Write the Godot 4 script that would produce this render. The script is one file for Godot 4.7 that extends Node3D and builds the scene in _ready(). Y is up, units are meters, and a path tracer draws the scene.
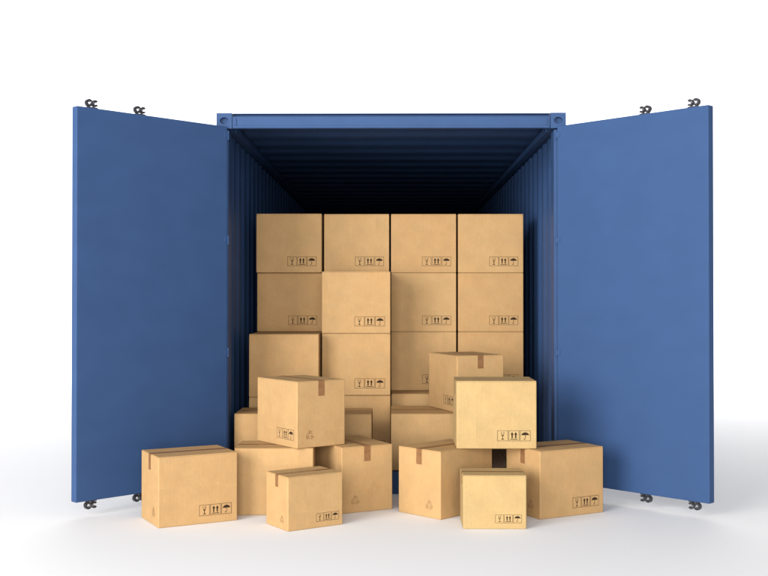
extends Node3D
# An open blue shipping container with cartons spilling out of it, on a plain white studio floor.
# Plan coordinates: x to the side, d = distance in front of the lens axis (godot z = -d), y up. Metres.

const FRONT := 7.46          # distance of the container's front frame
const SHIFT := -0.014        # sideways offset of the container's middle
const DECK := 0.15           # height of the container's floor
var M := {}
var names := {}
var cache := {}


func _ready() -> void:
	# ---------------------------------------------------------------- camera, surround, key light
	var cam := Camera3D.new()
	cam.name = "camera"
	cam.fov = 30.09
	cam.near = 0.05
	cam.far = 900.0
	cam.position = Vector3(0, 1.365, 0)
	cam.rotation = Vector3(deg_to_rad(0.535), deg_to_rad(0.481), 0)
	add_child(cam)
	cam.current = true

	var e := Environment.new()
	e.background_mode = Environment.BG_COLOR
	e.background_color = Color(1, 1, 1)
	e.background_energy_multiplier = 0.52
	e.tonemap_mode = Environment.TONE_MAPPER_LINEAR
	e.tonemap_exposure = 1.0
	e.sdfgi_enabled = true
	e.ssao_enabled = true
	e.ssil_enabled = true
	var w := WorldEnvironment.new()
	w.name = "environment"
	w.environment = e
	add_child(w)

	softbox("key_light", 38.0, 11.0, 13.0, 7.4, 236.0)      # large softbox to the side of the darker door
	softbox("front_light", 0.0, 7.0, 14.0, 6.0, 150.0)      # weaker one behind and above the camera
	var back := AreaLight3D.new()                           # overhead bank that lights the white sweep behind the container
	back.name = "backdrop_light"
	back.area_size = Vector2(18, 5)
	back.light_energy = 420.0
	back.shadow_enabled = true
	back.set("area_range", 60.0)
	add_child(back)
	back.look_at_from_position(Vector3(0, 13, -19.0), Vector3(0, 2, -27), Vector3.UP)

	materials()

	# ---------------------------------------------------------------- setting
	# white sweep: a floor that curves up into a wall far behind the container
	var line := [Vector2(16, 0), Vector2(-22, 0)]
	for i in range(1, 25):
		var a := PI / 2 * i / 24.0
		line.append(Vector2(-22 - 6 * sin(a), 6 - 6 * cos(a)))
	line.append(Vector2(-28, 22))
	var st := new_st()
	for i in line.size() - 1:
		var p: Vector2 = line[i]
		var q: Vector2 = line[i + 1]
		var n := []
		for v in [p, q]:
			n.append(Vector3(0, 1, 0) if v.x >= -22 else (Vector3(0, 0, 1) if v.y >= 6 else Vector3(0, 6 - v.y, -22 - v.x).normalized()))
		var x := 32.0
		tri3(st, [Vector3(-x, p.y, p.x), Vector3(x, p.y, p.x), Vector3(x, q.y, q.x)], [n[0], n[0], n[1]])
		tri3(st, [Vector3(-x, p.y, p.x), Vector3(x, q.y, q.x), Vector3(-x, q.y, q.x)], [n[0], n[1], n[1]])
	var ground := obj("ground", st, M.ground, self)
	ground.set_meta("kind", "structure")
	ground.set_meta("label", "seamless white studio floor curving up into the backdrop")

	container()
	cartons()


# an area light aimed at the middle of the open container
func softbox(called: String, azimuth: float, elevation: float, dist: float, size: float, energy: float) -> void:
	var aim := Vector3(0, 1.0, -7.5)
	var az := deg_to_rad(azimuth)
	var el := deg_to_rad(elevation)
	var key := AreaLight3D.new()
	key.name = called
	key.area_size = Vector2(size, size)
	key.light_energy = energy
	key.light_color = Color(1.0, 0.995, 0.99)
	key.shadow_enabled = true
	key.set("area_range", 60.0)
	add_child(key)
	key.look_at_from_position(aim + dist * Vector3(-sin(az) * cos(el), sin(el), cos(az) * cos(el)), aim, Vector3.UP)


# ==================================================================== materials
func lin(r: float, g: float, b: float) -> Color:
	return Color(r, g, b).linear_to_srgb()


func noise(freq: float, s: int, oct := 3) -> FastNoiseLite:
	var n := FastNoiseLite.new()
	n.seed = s
	n.frequency = freq
	n.noise_type = FastNoiseLite.TYPE_SIMPLEX_SMOOTH
	n.fractal_octaves = oct
	return n


func noise_tex(freq: float, s: int, size: int, a: Color, b: Color, oct := 3) -> NoiseTexture2D:
	var t := NoiseTexture2D.new()
	t.width = size
	t.height = size
	t.seamless = true
	t.noise = noise(freq, s, oct)
	var r := Gradient.new()
	r.set_color(0, a)
	r.set_color(1, b)
	t.color_ramp = r
	return t


func normal_tex(freq: float, s: int, size: int, strength: float, oct := 3) -> NoiseTexture2D:
	var t := NoiseTexture2D.new()
	t.width = size
	t.height = size
	t.seamless = true
	t.noise = noise(freq, s, oct)
	t.as_normal_map = true
	t.bump_strength = strength
	return t


func mat(called: String, c: Color, rough: float, spec := 0.5) -> StandardMaterial3D:
	var m := StandardMaterial3D.new()
	m.resource_name = called
	m.albedo_color = c
	m.roughness = rough
	m.metallic_specular = spec
	return m


# kraft board: mottled pulp, short fibres and the faint upright lines of the fluting, as a brightness of the board's own colour
func kraft_texture(s: int) -> ImageTexture:
	var n := 512
	var im := Image.create(n, n, false, Image.FORMAT_RGB8)
	var big := noise(0.006, s, 3)
	var fine := noise(0.09, s + 5, 3)
	var flute := noise(0.5, s + 9, 1)
	var rng := RandomNumberGenerator.new()
	rng.seed = s
	for y in n:
		for x in n:
			var v := 0.955 + 0.035 * big.get_noise_2d(x, y) + 0.022 * fine.get_noise_2d(x, y * 0.35) + 0.012 * flute.get_noise_2d(x * 0.3, y * 0.01) + rng.randf_range(-0.012, 0.012)
			var warm := 0.012 * big.get_noise_2d(x + 900, y)
			im.set_pixel(x, y, Color(clampf(v + warm, 0, 1), clampf(v, 0, 1), clampf(v - warm, 0, 1)))
	for i in 900:
		var p := Vector2(rng.randf() * n, rng.randf() * n)
		var a := rng.randf() * TAU
		var k := rng.randf_range(-0.06, 0.045)
		for j in rng.randi_range(3, 9):
			p += Vector2.from_angle(a)
			a += rng.randf_range(-0.3, 0.3)
			var q := Vector2i(posmod(int(p.x), n), posmod(int(p.y), n))
			var c := im.get_pixelv(q)
			im.set_pixelv(q, Color(clampf(c.r + k, 0, 1), clampf(c.g + k, 0, 1), clampf(c.b + k, 0, 1)))
	return ImageTexture.create_from_image(im)


func materials() -> void:
	M.ground = mat("white_floor", lin(0.775, 0.775, 0.785), 0.75, 0.3)

	var paint_n := normal_tex(0.02, 3, 512, 1.2, 4)
	var paint_t := noise_tex(0.012, 8, 512, Color(0.955, 0.955, 0.955), Color(1, 1, 1), 4)
	var m := mat("blue_paint", lin(0.0345, 0.071, 0.165), 0.5, 0.2)
	m.albedo_texture = paint_t
	m.normal_enabled = true
	m.normal_texture = paint_n
	m.normal_scale = 0.12
	m.uv1_triplanar = true
	m.uv1_world_triplanar = true
	m.uv1_scale = Vector3(0.7, 0.7, 0.7)
	M.paint = m
	M.steel = mat("steel", lin(0.30, 0.30, 0.32), 0.28)
	M.steel.metallic = 1.0
	M.dark_steel = mat("dark_steel", lin(0.02, 0.021, 0.026), 0.3)
	var deck := mat("deck_wood", lin(0.16, 0.1, 0.06), 0.8)
	deck.albedo_texture = noise_tex(0.03, 21, 256, Color(0.75, 0.72, 0.7), Color(1, 1, 1), 4)
	deck.uv1_triplanar = true
	deck.uv1_scale = Vector3(4, 4, 0.6)
	M.deck = deck

	var relief := normal_tex(0.008, 31, 512, 3.0, 4)
	M.board = []
	var tones := [lin(0.455, 0.28, 0.124), lin(0.465, 0.288, 0.128), lin(0.445, 0.268, 0.117), lin(0.445, 0.305, 0.136)]
	var tex := [kraft_texture(11), kraft_texture(12)]
	for i in tones.size() * 2:
		var b := mat("kraft_board", tones[i / 2], 0.78, 0.3)
		b.albedo_texture = tex[i % 2]
		b.normal_enabled = true
		b.normal_texture = relief
		b.normal_scale = 0.34
		b.uv1_triplanar = true
		b.uv1_triplanar_sharpness = 8.0
		b.uv1_scale = Vector3(1.7, 1.7, 1.7)
		b.uv1_offset = Vector3(0.37 * i, 0.61 * i, 0.23 * i)
		M.board.append(b)
	var tape := mat("brown_tape", lin(0.245, 0.122, 0.052), 0.4, 0.25)
	tape.albedo_texture = noise_tex(0.02, 41, 256, Color(0.86, 0.86, 0.86), Color(1, 1, 1), 3)
	tape.normal_enabled = true
	tape.normal_texture = normal_tex(0.03, 44, 256, 3.0, 3)
	tape.normal_scale = 0.35
	tape.uv1_triplanar = true
	tape.uv1_scale = Vector3(3, 3, 3)
	M.tape = tape
	M.ink = mat("black_ink", lin(0.03, 0.018, 0.010), 0.8, 0.2)
	M.faint_ink = mat("brown_ink", lin(0.21, 0.112, 0.046), 0.8, 0.2)


# ==================================================================== mesh helpers
func new_st() -> SurfaceTool:
	var st := SurfaceTool.new()
	st.begin(Mesh.PRIMITIVE_TRIANGLES)
	return st


func tri(st: SurfaceTool, a: Vector3, b: Vector3, c: Vector3, n: Vector3) -> void:
	if (b - a).cross(c - a).dot(n) > 0.0:      # front faces run clockwise
		var k := b
		b = c
		c = k
	for p in [a, b, c]:
		st.set_normal(n)
		st.add_vertex(p)


func quad(st: SurfaceTool, a: Vector3, b: Vector3, c: Vector3, d: Vector3, n: Vector3) -> void:
	tri(st, a, b, c, n)
	tri(st, a, c, d, n)


func tri3(st: SurfaceTool, p: Array, n: Array) -> void:
	var order := [0, 1, 2]
	if (p[1] - p[0]).cross(p[2] - p[0]).dot(n[0] + n[1] + n[2]) > 0.0:
		order = [0, 2, 1]
	for i in order:
		st.set_normal(n[i])
		st.add_vertex(p[i])


# a box with rounded edges, centred on c
func rbox(st: SurfaceTool, c: Vector3, size: Vector3, r := 0.004, turn := Basis()) -> void:
	var h := size / 2.0
	r = minf(r, minf(h.x, minf(h.y, h.z)) * 0.98)
	var inner := h - Vector3(r, r, r)
	for axis in 3:
		var ua := (axis + 1) % 3
		var va := (axis + 2) % 3
		for s in [-1.0, 1.0]:
			var us := [-h[ua], -h[ua] + r * 0.586, -inner[ua], inner[ua], h[ua] - r * 0.586, h[ua]]
			var vs := [-h[va], -h[va] + r * 0.586, -inner[va], inner[va], h[va] - r * 0.586, h[va]]
			var ps := []
			var ns := []
			for i in 6:
				for j in 6:
					var p := Vector3()
					p[axis] = s * h[axis]
					p[ua] = us[i]
					p[va] = vs[j]
					var q := p.clamp(-inner, inner)
					var n := (p - q).normalized()
					ps.append(c + turn * (q + n * r))
					ns.append(turn * n)
			for i in 5:
				for j in 5:
					var k := i * 6 + j
					tri3(st, [ps[k], ps[k + 1], ps[k + 7]], [ns[k], ns[k + 1], ns[k + 7]])
					tri3(st, [ps[k], ps[k + 7], ps[k + 6]], [ns[k], ns[k + 7], ns[k + 6]])


# a solid tube between two points
func tube(st: SurfaceTool, a: Vector3, b: Vector3, r: float, sides := 16) -> void:
	var y := (b - a).normalized()
	var x := y.cross(Vector3(0.3, 0.2, 0.9)).normalized()
	var z := x.cross(y)
	for i in sides:
		var n0 := x * cos(TAU * i / sides) + z * sin(TAU * i / sides)
		var n1 := x * cos(TAU * (i + 1) / sides) + z * sin(TAU * (i + 1) / sides)
		tri3(st, [a + n0 * r, a + n1 * r, b + n1 * r], [n0, n1, n1])
		tri3(st, [a + n0 * r, b + n1 * r, b + n0 * r], [n0, n1, n0])
		tri(st, a, a + n0 * r, a + n1 * r, -y)
		tri(st, b, b + n0 * r, b + n1 * r, y)


# a flat outline (x, y) pulled out along an axis: at = origin, ux, uy = directions of the outline, depth along uz
func extrude(st: SurfaceTool, pts: PackedVector2Array, at: Vector3, ux: Vector3, uy: Vector3, uz: Vector3, depth: float) -> void:
	var idx := Geometry2D.triangulate_polygon(pts)
	var f := func(p: Vector2, k: float) -> Vector3: return at + ux * p.x + uy * p.y + uz * k
	for i in range(0, idx.size(), 3):
		tri(st, f.call(pts[idx[i]], 0.0), f.call(pts[idx[i + 1]], 0.0), f.call(pts[idx[i + 2]], 0.0), -uz)
		tri(st, f.call(pts[idx[i]], depth), f.call(pts[idx[i + 1]], depth), f.call(pts[idx[i + 2]], depth), uz)
	var turn := 1.0 if Geometry2D.is_polygon_clockwise(pts) else -1.0
	for i in pts.size():
		var a := pts[i]
		var b := pts[(i + 1) % pts.size()]
		var t := (b - a).normalized()
		var n := (ux * -t.y + uy * t.x) * turn
		quad(st, f.call(a, 0.0), f.call(b, 0.0), f.call(b, depth), f.call(a, depth), n)


func obj(called: String, st: SurfaceTool, m: Material, parent: Node, at := Vector3.ZERO) -> MeshInstance3D:
	var o := MeshInstance3D.new()
	o.name = called
	o.mesh = st.commit()
	o.material_override = m
	o.position = at
	o.cast_shadow = GeometryInstance3D.SHADOW_CASTING_SETTING_ON
	parent.add_child(o, true)
	return o


func put(called: String, mesh: Mesh, m: Material, parent: Node) -> MeshInstance3D:
	var o := MeshInstance3D.new()
	o.name = called
	o.mesh = mesh
	o.material_override = m
	parent.add_child(o, true)
	return o


func thing(called: String, label: String, category: String, at: Vector3, turn := 0.0, group := "") -> Node3D:
	var o := Node3D.new()
	var k: int = names.get(called, 0)
	names[called] = k + 1
	o.name = called if k == 0 else "%s_%03d" % [called, k]
	add_child(o)
	o.position = at
	o.rotation.y = turn
	o.set_meta("label", label)
	o.set_meta("category", category)
	if group:
		o.set_meta("group", group)
	return o


func one_box(called: String, c: Vector3, size: Vector3, m: Material, parent: Node, r := 0.004) -> MeshInstance3D:
	var st := new_st()
	rbox(st, Vector3.ZERO, size, r)
	return obj(called, st, m, parent, c)


# ==================================================================== the container
# local axes: x to the side, y up, z = 0 at the front frame and negative into the container
func container() -> void:
	var c := thing("shipping_container", "blue steel shipping container, both doors swung wide open, packed with cartons", "container", Vector3(SHIFT, 0, -FRONT))
	var half := 1.219
	var top := 2.657
	var long := 12.19
	var p: StandardMaterial3D = M.paint
	# front frame
	for s in [-1.0, 1.0]:
		one_box("corner_post", Vector3(s * (half - 0.042), 1.33, -0.08), Vector3(0.084, 2.42, 0.15), p, c, 0.006)
		one_box("corner_post", Vector3(s * (half - 0.06), 1.33, -long + 0.08), Vector3(0.11, 2.42, 0.15), p, c, 0.006)
		for y in [0.055, top - 0.0545]:
			for z in [0.0, -long]:
				casting(c, Vector3(s * (half - 0.054), y, z), s, 1.0 if z == 0.0 else -1.0)
		# long rails
		one_box("bottom_rail", Vector3(s * (half - 0.035), 0.08, -long / 2), Vector3(0.06, 0.13, long - 0.36), p, c, 0.006)
		one_box("top_rail", Vector3(s * (half - 0.035), top - 0.06, -long / 2), Vector3(0.06, 0.07, long - 0.36), p, c, 0.006)
		side_wall(c, s, half, long, p)
	header(c, half, top, p)
	one_box("door_sill", Vector3(0, 0.074, -0.07), Vector3(half * 2 - 0.225, 0.144, 0.12), p, c, 0.006)
	one_box("rear_sill", Vector3(0, 0.074, -long + 0.07), Vector3(half * 2 - 0.225, 0.144, 0.12), p, c, 0.006)
	one_box("rear_header", Vector3(0, top - 0.055, -long + 0.07), Vector3(half * 2 - 0.225, 0.1, 0.12), p, c, 0.006)
	end_wall(c, half, long, p)
	roof(c, half, top, long, p)
	# floor boards, each its own length of the container
	var wide := 2.30 / 8.0
	for i in 8:
		one_box("floor_board", Vector3(-1.15 + wide * (i + 0.5), DECK - 0.015, -long / 2), Vector3(wide - 0.003, 0.03, long - 0.27), M.deck, c, 0.002)
	door(c, -1.0)
	door(c, 1.0)


func casting(c: Node3D, at: Vector3, side: float, face: float) -> void:
	# a cast corner block with an oval hole in its front and its outer side
	var st := new_st()
	var w := 0.108
	var h := 0.108
	var d := 0.16
	var mid := Vector3(0, 0, -face * d / 2.0)
	# front with the hole
	holed(st, Vector3(0, 0, 0), Vector3(1, 0, 0), Vector3(0, 1, 0), Vector3(0, 0, face), Vector2(w / 2, h / 2), Vector2(0.030, 0.024), 0.035)
	# outer side with the hole
	holed(st, mid + Vector3(side * w / 2, 0, 0), Vector3(0, 0, 1), Vector3(0, 1, 0), Vector3(side, 0, 0), Vector2(d / 2, h / 2), Vector2(0.038, 0.026), 0.02)
	for n in [Vector3(-side, 0, 0), Vector3(0, 1, 0), Vector3(0, -1, 0), Vector3(0, 0, -face)]:
		var e := Vector3(w / 2, h / 2, d / 2)
		var o := mid + Vector3(n.x * e.x, n.y * e.y, n.z * e.z)
		var ux := Vector3(0, 0, 1) if absf(n.x) > 0.5 else Vector3(1, 0, 0)
		var uy := Vector3(0, 0, 1) if absf(n.y) > 0.5 else Vector3(0, 1, 0)
		var a := ux * absf(ux.dot(e))
		var b := uy * absf(uy.dot(e))
		quad(st, o - a - b, o + a - b, o + a + b, o - a + b, n)
	obj("corner_casting", st, M.paint, c, at)


func holed(st: SurfaceTool, o: Vector3, ux: Vector3, uy: Vector3, n: Vector3, half: Vector2, hole: Vector2, deep: float) -> void:
	var k := 32
	for i in k:
		var pts := []
		for j in [i, i + 1]:
			var a: float = TAU * (j + 0.5) / k
			var v := Vector2(cos(a), sin(a))
			var s := minf(half.x / maxf(absf(v.x), 1e-5), half.y / maxf(absf(v.y), 1e-5))
			pts.append([v * s, Vector2(v.x * hole.x, v.y * hole.y), v])
		var f := func(p: Vector2, z: float) -> Vector3: return o + ux * p.x + uy * p.y + n * z
		# corner of the square between two spokes
		var p0: Vector2 = pts[0][0]
		var p1: Vector2 = pts[1][0]
		if absf(p0.x - p1.x) > 1e-5 and absf(p0.y - p1.y) > 1e-5:
			tri(st, f.call(p0, 0.0), f.call(Vector2(signf(p0.x) * half.x, signf(p0.y) * half.y), 0.0), f.call(p1, 0.0), n)
		quad(st, f.call(p0, 0.0), f.call(p1, 0.0), f.call(pts[1][1], 0.0), f.call(pts[0][1], 0.0), n)
		var v: Vector2 = (pts[0][2] + pts[1][2]) / 2.0
		quad(st, f.call(pts[0][1], 0.0), f.call(pts[1][1], 0.0), f.call(pts[1][1], -deep), f.call(pts[0][1], -deep), -(ux * v.x + uy * v.y).normalized())
		tri(st, f.call(pts[0][1], -deep), f.call(pts[1][1], -deep), f.call(Vector2.ZERO, -deep), n)


func header(c: Node3D, half: float, top: float, p: Material) -> void:
	# beam over the doors: a stepped section, its upper lip set back, its lower edge turned in
	var w := half * 2 - 0.224
	var sec := PackedVector2Array([Vector2(0, 2.549), Vector2(0, 2.630), Vector2(-0.003, 2.632), Vector2(-0.045, 2.632), Vector2(-0.045, 2.650), Vector2(-0.004, 2.650), Vector2(-0.004, 2.654), Vector2(-0.06, 2.654), Vector2(-0.06, 2.552)])
	var st := new_st()
	extrude(st, sec, Vector3(-w / 2, 0, 0), Vector3(0, 0, 1), Vector3(0, 1, 0), Vector3(1, 0, 0), w)
	var o := obj("header_beam", st, p, c)
	var b := new_st()
	rbox(b, Vector3(0, 2.559, 0.003), Vector3(w - 0.004, 0.016, 0.008), 0.003)
	obj("drip_edge", b, p, o)
	for s in [-1.0, 1.0]:
		var k := new_st()
		rbox(k, Vector3(s * (w / 2 - 0.022), 2.593, 0.003), Vector3(0.012, 0.05, 0.008), 0.002)
		obj("weld_plate", k, p, o)


func corrugation(length: float, period: float, depth: float) -> PackedVector2Array:
	# trapezoid wave along x with its height in y, given a sheet thickness
	var up := PackedVector2Array()
	var x := 0.0
	while x < length - 0.001:
		for k in [[0.0, 0.0], [0.25, 0.0], [0.5, depth], [0.75, depth]]:
			if x + k[0] * period <= length:
				up.append(Vector2(x + k[0] * period, k[1]))
		x += period
	up.append(Vector2(length, up[up.size() - 1].y))
	return up


func sheet(st: SurfaceTool, line: PackedVector2Array, at: Vector3, ux: Vector3, uy: Vector3, uz: Vector3, width: float, thick: float) -> void:
	for i in line.size() - 1:
		var a := line[i]
		var b := line[i + 1]
		if a.distance_to(b) < 1e-4:
			continue
		var t := (b - a).normalized()
		var n := ux * -t.y + uy * t.x
		for k in [0.0, -thick]:
			var a3: Vector3 = at + ux * a.x + uy * (a.y + k)
			var b3: Vector3 = at + ux * b.x + uy * (b.y + k)
			quad(st, a3, b3, b3 + uz * width, a3 + uz * width, n if k == 0.0 else -n)
	for e in [0, line.size() - 1]:
		var p: Vector3 = at + ux * line[e].x + uy * line[e].y
		quad(st, p, p - uy * thick, p - uy * thick + uz * width, p + uz * width, ux if e else -ux)
	for e in [0.0, width]:
		for i in line.size() - 1:
			var a3: Vector3 = at + ux * line[i].x + uy * line[i].y + uz * e
			var b3: Vector3 = at + ux * line[i + 1].x + uy * line[i + 1].y + uz * e
			quad(st, a3, b3, b3 - uy * thick, a3 - uy * thick, uz if e else -uz)


func side_wall(c: Node3D, s: float, half: float, long: float, m: Material) -> void:
	var st := new_st()
	var n := long - 0.32
	sheet(st, corrugation(n, 0.278, 0.025), Vector3(s * (half - 0.014), 0.146, -0.16), Vector3(0, 0, -1), Vector3(-s, 0, 0), Vector3(0, 1, 0), 2.43, 0.003)
	obj("side_wall", st, m, c)


func end_wall(c: Node3D, half: float, long: float, m: Material) -> void:
	var st := new_st()
	sheet(st, corrugation(half * 2 - 0.036, 0.25, 0.04), Vector3(-half + 0.018, 0.148, -long + 0.165), Vector3(1, 0, 0), Vector3(0, 0, 1), Vector3(0, 1, 0), 2.47, 0.003)
	obj("end_wall", st, m, c)


func roof(c: Node3D, half: float, top: float, long: float, m: Material) -> void:
	var st := new_st()
	sheet(st, corrugation(long - 0.12, 0.46, -0.014), Vector3(-half + 0.058, top - 0.035, -0.05), Vector3(0, 0, -1), Vector3(0, 1, 0), Vector3(1, 0, 0), half * 2 - 0.116, 0.003)
	obj("roof_panel", st, m, c)
	for s in [-1.0, 1.0]:
		one_box("roof_rail_lining", Vector3(s * (half - 0.09), top - 0.085, -long / 2), Vector3(0.05, 0.045, long - 0.36), m, c, 0.004)


# a door leaf: its hinge stands at the front corner post, it is swung out by about 135 degrees.
# door axes: x from the hinge to the free edge, y up, z = 0 on the face that shows (the inner one), thickness towards -z
func door(c: Node3D, s: float) -> void:
	var high := 2.46
	var wide := 1.150
	var thick := 0.06
	var st := new_st()
	rbox(st, Vector3(s * wide / 2, high / 2, -thick / 2), Vector3(wide, high, thick), 0.004)
	var d := obj("door", st, M.paint, c)
	d.position = Vector3(s * 1.1385 if s < 0 else 1.153, 0.098, 0.022)
	var a := deg_to_rad(45.4)
	d.rotation.y = -s * a
	d.set_meta("label", "darker blue open door leaf" if s < 0 else "paler blue open door leaf")
	# hinges: knuckles on the hinge edge
	for y in [0.16, 0.89, 1.67, 2.40]:
		var h := new_st()
		tube(h, Vector3(-s * 0.010, y - 0.03, -0.004), Vector3(-s * 0.010, y + 0.03, -0.004), 0.0075, 12)
		rbox(h, Vector3(s * 0.012, y, 0.0015), Vector3(0.03, 0.034, 0.004), 0.001)
		obj("hinge", h, M.paint, d)
	# locking rods stand on the outer face, each with guide brackets and a handle; their cams reach past the leaf
	for x in [0.683, 1.032]:
		var r := new_st()
		tube(r, Vector3(s * x, 0.01, -thick - 0.032), Vector3(s * x, high - 0.01, -thick - 0.032), 0.017, 16)
		for y in [0.25, 0.95, 1.7, 2.25]:
			rbox(r, Vector3(s * x, y, -thick - 0.022), Vector3(0.09, 0.05, 0.044), 0.004)
		rbox(r, Vector3(s * (x - 0.16), 1.12, -thick - 0.04), Vector3(0.36, 0.035, 0.014), 0.004)
		obj("locking_rod", r, M.paint, d)
		for up in [1.0, -1.0]:
			cam_lock(d, s, x, up, high, thick)


func claw(r0: float, r1: float, from: float, to: float) -> PackedVector2Array:
	var pts := PackedVector2Array()
	for i in 15:
		pts.append(Vector2.from_angle(deg_to_rad(lerpf(from, to, i / 14.0))) * r1)
	for i in 15:
		pts.append(Vector2.from_angle(deg_to_rad(lerpf(to, from, i / 14.0))) * r0)
	return pts


func cam_lock(d: Node3D, s: float, x: float, up: float, high: float, thick: float) -> void:
	var y := high if up > 0 else 0.0
	var lift := 0.034 if up > 0 else 0.032
	# two hooked claws side by side on a thin foot
	var st := new_st()
	var z := -thick * 0.5
	for k in [[-0.020, 0.024, 0.010], [0.021, 0.022, 0.009]]:
		extrude(st, claw(k[2], k[1], 38.0, 322.0), Vector3(s * (x - k[0]), y + up * lift, z - 0.011), Vector3(-s, 0, 0), Vector3(0, 1, 0), Vector3(0, 0, 1), 0.022)
	var o := obj("locking_cam", st, M.dark_steel, d)
	var b := new_st()
	rbox(b, Vector3(s * x, y + up * 0.0045, z), Vector3(0.07, 0.008, 0.03), 0.002)
	obj("cam_foot", b, M.dark_steel, o)
	var p := new_st()
	tube(p, Vector3(s * (x - 0.006), y + up * lift, z - 0.018), Vector3(s * (x - 0.006), y + up * lift, z + 0.018), 0.007, 14)
	obj("cam_pin", p, M.steel, o)


# ==================================================================== the cartons
# carton axes: x along the long side, z = 0 plane in the middle, +z the long face with the three marks, y up from the base
func carton(at: Vector3, turn: float, size: Vector3, tone: int, label: String, marks := 1, emblem := 0, group := "") -> Node3D:
	# marks: the three handling marks stand on the +z face; emblem: +1 on the +x end, -1 on the -x end
	var o := thing("cardboard_box", label, "cardboard box", at, turn, group)
	var L := size.x
	var H := size.y
	var W := size.z
	var m: Material = M.board[tone]
	var key := "%0.4f %0.4f %0.4f" % [L, H, W]
	var f := H / 0.42
	var t := 0.0045
	if not cache.has(key):
		var d := {}
		var st := new_st()
		rbox(st, Vector3(0, (H - t) / 2, 0), Vector3(L, H - t, W), 0.0065)
		d.body = st.commit()
		for s in [-1.0, 1.0]:
			st = new_st()
			# flap: folded over the long edge, so it is round there and cut square in the middle
			rbox(st, Vector3(0, H - t / 2 - 0.0006, s * (W / 4 + 0.0006)), Vector3(L - 0.003, t + 0.0012, W / 2 - 0.0022), 0.0022)
			d["flap%d" % int(s)] = st.commit()
		d.tape = tape_mesh(L, H, 0.047 * f, 0.096 * f)
		var u := 0.066 * f
		var right := L / 2 - 0.038 * f
		var low := 0.048 * f
		var kinds := ["goblet", "arrows", "umbrella"]
		for i in 3:
			st = new_st()
			mark(st, kinds[i], Vector3(right - u * (3 - i) - 0.004 * f * (2 - i), low, W / 2 + 0.0006), u)
			d[kinds[i]] = st.commit()
		st = new_st()
		recycling(st, Vector3(0, 0, 0), 0.040 * f)
		d.emblem = st.commit()
		cache[key] = d
	var c: Dictionary = cache[key]
	put("carton_body", c.body, m, o)
	put("flap", c["flap-1"], m, o)
	put("flap", c["flap1"], m, o)
	put("tape", c.tape, M.tape, o)
	if marks:
		put("fragile_mark", c.goblet, M.ink, o)
		put("upright_mark", c.arrows, M.ink, o)
		put("umbrella_mark", c.umbrella, M.ink, o)
	if emblem:
		var e := put("recycling_mark", c.emblem, M.faint_ink, o)
		e.rotation.y = emblem * PI / 2
		e.position = Vector3(emblem * (L / 2 + 0.0006), 0.078 * f, W / 2 - 0.095 * f)
	return o


func tape_mesh(L: float, H: float, w: float, drop: float) -> ArrayMesh:
	var st := new_st()
	var k := 0.0009
	var h := L / 2 + k
	var top := H + k
	rbox(st, Vector3(0, H + k / 2 - 0.0001, 0), Vector3(h * 2 - 0.004, k, w), 0.0003)
	for s in [-1.0, 1.0]:
		rbox(st, Vector3(s * (h - k / 2), H - drop / 2 - 0.002, 0), Vector3(k, drop - 0.002, w), 0.0003)
		# the fold over the edge
		var a := Vector3(s * (h - 0.0022), top - 0.0001, 0)
		var b := Vector3(s * h, top - 0.0034, 0)
		var z := Vector3(0, 0, w / 2)
		quad(st, a - z, a + z, b + z, b - z, Vector3(s, 1, 0).normalized())
	return st.commit()


# ---- printed marks, drawn as flat shapes just proud of the board
func flat(st: SurfaceTool, o: Vector3, u: float, pts: Array) -> void:
	var p := PackedVector2Array(pts)
	var idx := Geometry2D.triangulate_polygon(p)
	for i in range(0, idx.size(), 3):
		var v := []
		for j in 3:
			var q := p[idx[i + j]] * u
			v.append(o + Vector3(q.x, q.y, 0))
		tri(st, v[0], v[1], v[2], Vector3(0, 0, 1))


func stroke(st: SurfaceTool, o: Vector3, u: float, line: Array, w: float) -> void:
	for i in line.size() - 1:
		var a: Vector2 = line[i]
		var b: Vector2 = line[i + 1]
		var n := (b - a).normalized().orthogonal() * w / 2
		var t := (b - a).normalized() * w * 0.35
		flat(st, o, u, [a + n - t, b + n + t, b - n + t, a - n - t])


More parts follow.
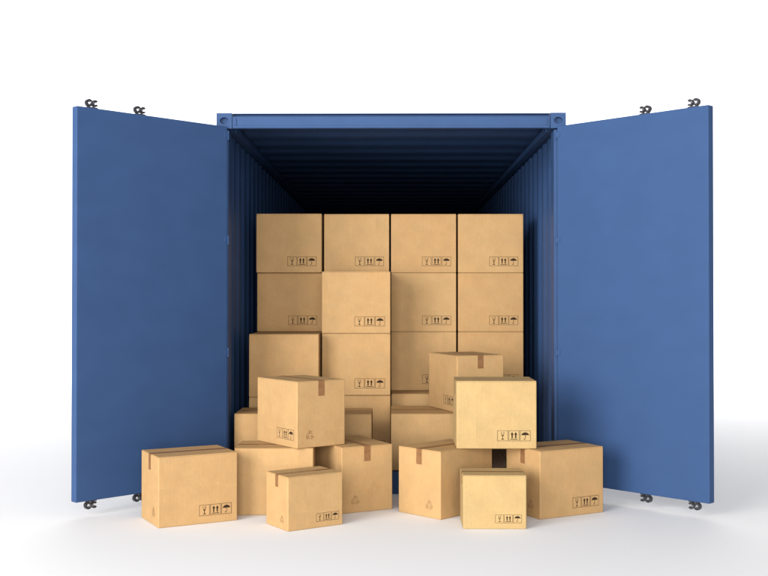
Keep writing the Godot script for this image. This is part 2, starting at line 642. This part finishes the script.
func mark(st: SurfaceTool, kind: String, o: Vector3, u: float) -> void:
	var e := 0.034
	for r in [[0.0, 0.0, 1.0, e], [0.0, 1.0 - e, 1.0, 1.0], [0.0, e, e, 1.0 - e], [1.0 - e, e, 1.0, 1.0 - e]]:
		flat(st, o, u, [Vector2(r[0], r[1]), Vector2(r[2], r[1]), Vector2(r[2], r[3]), Vector2(r[0], r[3])])
	if kind == "goblet":
		stroke(st, o, u, [Vector2(0.36, 0.86), Vector2(0.37, 0.66), Vector2(0.43, 0.52), Vector2(0.5, 0.46)], 0.035)
		stroke(st, o, u, [Vector2(0.64, 0.86), Vector2(0.63, 0.66), Vector2(0.57, 0.52), Vector2(0.5, 0.46)], 0.035)
		flat(st, o, u, [Vector2(0.40, 0.58), Vector2(0.60, 0.58), Vector2(0.54, 0.45), Vector2(0.46, 0.45)])
		stroke(st, o, u, [Vector2(0.56, 0.86), Vector2(0.51, 0.76), Vector2(0.56, 0.70), Vector2(0.50, 0.62)], 0.025)
		flat(st, o, u, [Vector2(0.47, 0.46), Vector2(0.53, 0.46), Vector2(0.53, 0.22), Vector2(0.47, 0.22)])
		flat(st, o, u, [Vector2(0.36, 0.14), Vector2(0.64, 0.14), Vector2(0.64, 0.175), Vector2(0.53, 0.23), Vector2(0.47, 0.23), Vector2(0.36, 0.175)])
	elif kind == "arrows":
		for x in [0.33, 0.67]:
			flat(st, o, u, [Vector2(x - 0.06, 0.26), Vector2(x + 0.06, 0.26), Vector2(x + 0.06, 0.60), Vector2(x + 0.145, 0.60), Vector2(x, 0.86), Vector2(x - 0.145, 0.60), Vector2(x - 0.06, 0.60)])
		flat(st, o, u, [Vector2(0.15, 0.13), Vector2(0.85, 0.13), Vector2(0.85, 0.195), Vector2(0.15, 0.195)])
	else:
		var dome := []
		for i in 17:
			var a := PI * i / 16.0
			dome.append(Vector2(0.5 + 0.37 * cos(a), 0.52 + 0.30 * sin(a)))
		for i in 3:                                  # scalloped lower edge
			var x0 := 0.13 + 0.2467 * i
			for j in range(1, 6):
				var a2 := PI * j / 6.0
				var last := i == 2 and j == 5
				if not last:
					dome.append(Vector2(x0 + 0.1233 - 0.1233 * cos(a2), 0.52 + 0.05 * sin(a2)))
		flat(st, o, u, dome)
		stroke(st, o, u, [Vector2(0.5, 0.55), Vector2(0.5, 0.22), Vector2(0.47, 0.165), Vector2(0.42, 0.15), Vector2(0.37, 0.17), Vector2(0.36, 0.21)], 0.045)
		flat(st, o, u, [Vector2(0.485, 0.82), Vector2(0.515, 0.82), Vector2(0.515, 0.88), Vector2(0.485, 0.88)])


func recycling(st: SurfaceTool, o: Vector3, r: float) -> void:
	# three bent arrows chasing one another round a triangle
	for k in 3:
		var turn := TAU * k / 3.0
		var f := func(x: float, y: float) -> Vector2: return Vector2(x, y).rotated(turn)
		stroke(st, o, r, [f.call(-0.62, -0.50), f.call(0.30, -0.50)], 0.06)
		stroke(st, o, r, [f.call(-0.42, -0.24), f.call(0.30, -0.24)], 0.06)
		stroke(st, o, r, [f.call(-0.62, -0.50), f.call(-0.42, -0.24)], 0.06)
		stroke(st, o, r, [f.call(0.30, -0.50), f.call(0.30, -0.62), f.call(0.58, -0.37), f.call(0.30, -0.12), f.call(0.30, -0.24)], 0.06)


# a loose carton from its near lower corner (x, distance): the long side runs at `turn` degrees to the picture plane.
# long_right: the long face leaves the near corner to the side of the paler door, the short one to the other; else the other way round
func loose(x: float, d: float, y: float, turn: float, size: Vector3, long_right: bool, tone: int, label: String) -> Node3D:
	var a := deg_to_rad(turn)
	var r := Vector3(cos(a), 0, -sin(a))                    # along the face that leaves to the side of the paler door
	var l := Vector3(-sin(a), 0, -cos(a))                   # along the other one
	var near := Vector3(x, y, -d)
	if long_right:
		return carton(near + r * size.x / 2 + l * size.z / 2, a, size, tone, label, 1, -1)
	# the long, marked face is the one that leaves the other way
	return carton(near + r * size.z / 2 + l * size.x / 2, a - PI / 2, size, tone, label, 1, 1)


func cartons() -> void:
	var full := Vector3(0.496, 0.42, 0.364)
	var small := Vector3(0.375, 0.317, 0.275)
	# ---- the stacked wall inside: [column, row from the top] -> side edge x, distance of its face
	var stack := Vector3(0.524, 0.4713, 0.40)
	var pitch := 0.4725
	var col_x := [-1.092, -0.554, -0.016, 0.522]
	var col_n := ["the column beside the darker door", "the second column from the darker door", "the second column from the paler door", "the column beside the paler door"]
	var row_n := ["Topmost stacked carton in ", "Second stacked carton from the top of ", "Third stacked carton from the top of ", "Bottom stacked carton of "]
	var face := [[8.56, 8.60, 8.02, 8.02], [8.60, 8.18, 8.18, 8.20], [8.60, 8.60, 8.60, 8.32], [8.60, 8.60, 8.60, 8.60]]
	var off := [[-0.002, 0.0, 0.013, 0.013], [0.0, 0.0105, 0.0105, 0.0105], [0.0, 0.0, 0.0, 0.002], [0.0, 0.0, 0.0, 0.0]]
	var k := 0
	for i in 4:
		for j in 4:
			var n: String = row_n[j] + col_n[i]
			var deep := stack
			if face[i][j] < 8.5:
				deep.z = 0.8
			carton(Vector3(col_x[i] + stack.x / 2 + off[i][j], DECK + 0.0005 + pitch * (3 - j), -face[i][j] - deep.z / 2), 0.0, deep, (k * 5) % 6, n, 1, 0, "cartons stacked inside the container")
			k += 1
	# ---- on the container's floor, in front of the stacked wall
	var low := Vector3(0.49, 0.40, 0.42)
	carton(Vector3(-1.118 + 0.245, DECK + 0.0005, -7.54 - 0.21), 0.0, low, 4, "Carton at the container edge beside the darker door, mostly hidden by other cartons")
	carton(Vector3(-0.150 - 0.236, DECK + 0.0005, -7.52 - 0.21), 0.0, Vector3(0.472, 0.40, 0.42), 0, "Carton at the container edge, half hidden behind the turned upper carton")
	carton(Vector3(-0.015 + 0.26, DECK + 0.0005, -7.55 - 0.28), 0.0, Vector3(0.52, 0.40, 0.56), 2, "Carton at the container edge that carries a turned carton")
	loose(0.452, 7.575, DECK + 0.402, 21.0, Vector3(0.51, 0.405, 0.368), false, 3, "Turned carton with a tape end, resting on a carton inside the container")
	# ---- on the ground in front
	loose(-1.390, 6.345, 0.0, 28.8, full, true, 1, "Large carton standing alone in front of the darker door")
	carton(Vector3(-1.000 + 0.248, 0, -6.74 - 0.182), deg_to_rad(1.0), full, 2, "Large carton on the ground that carries the corner-on carton")
	loose(-0.600, 6.70, 0.421, 37.0, full, false, 3, "Corner-on large carton resting on another, recycling mark beside its near edge")
	loose(-0.3245, 6.775, 0.0, 28.0, full, false, 0, "Large carton on the ground behind the small turned carton, tape end showing")
	loose(-0.614, 6.26, 0.0, 34.0, small, true, 3, "Small turned carton on the ground with tape on its narrow end")
	loose(0.292, 6.60, 0.0, 45.0, full, true, 2, "Large corner-on carton on the ground, under the pale carton's darker-door side")
	carton(Vector3(0.397 + 0.251, 0.421, -6.72 - 0.184), 0.0, Vector3(0.502, 0.424, 0.368), 6, "Pale yellowish carton facing squarely forward, bridging two large cartons")
	carton(Vector3(0.4135 + 0.1875, 0, -6.345 - 0.1375), 0.0, small, 7, "Small pale carton facing squarely forward, on the ground below the pale upper carton")
	loose(0.904, 6.615, 0.0, 28.4, full, true, 0, "Large carton on the ground in front of the paler door")
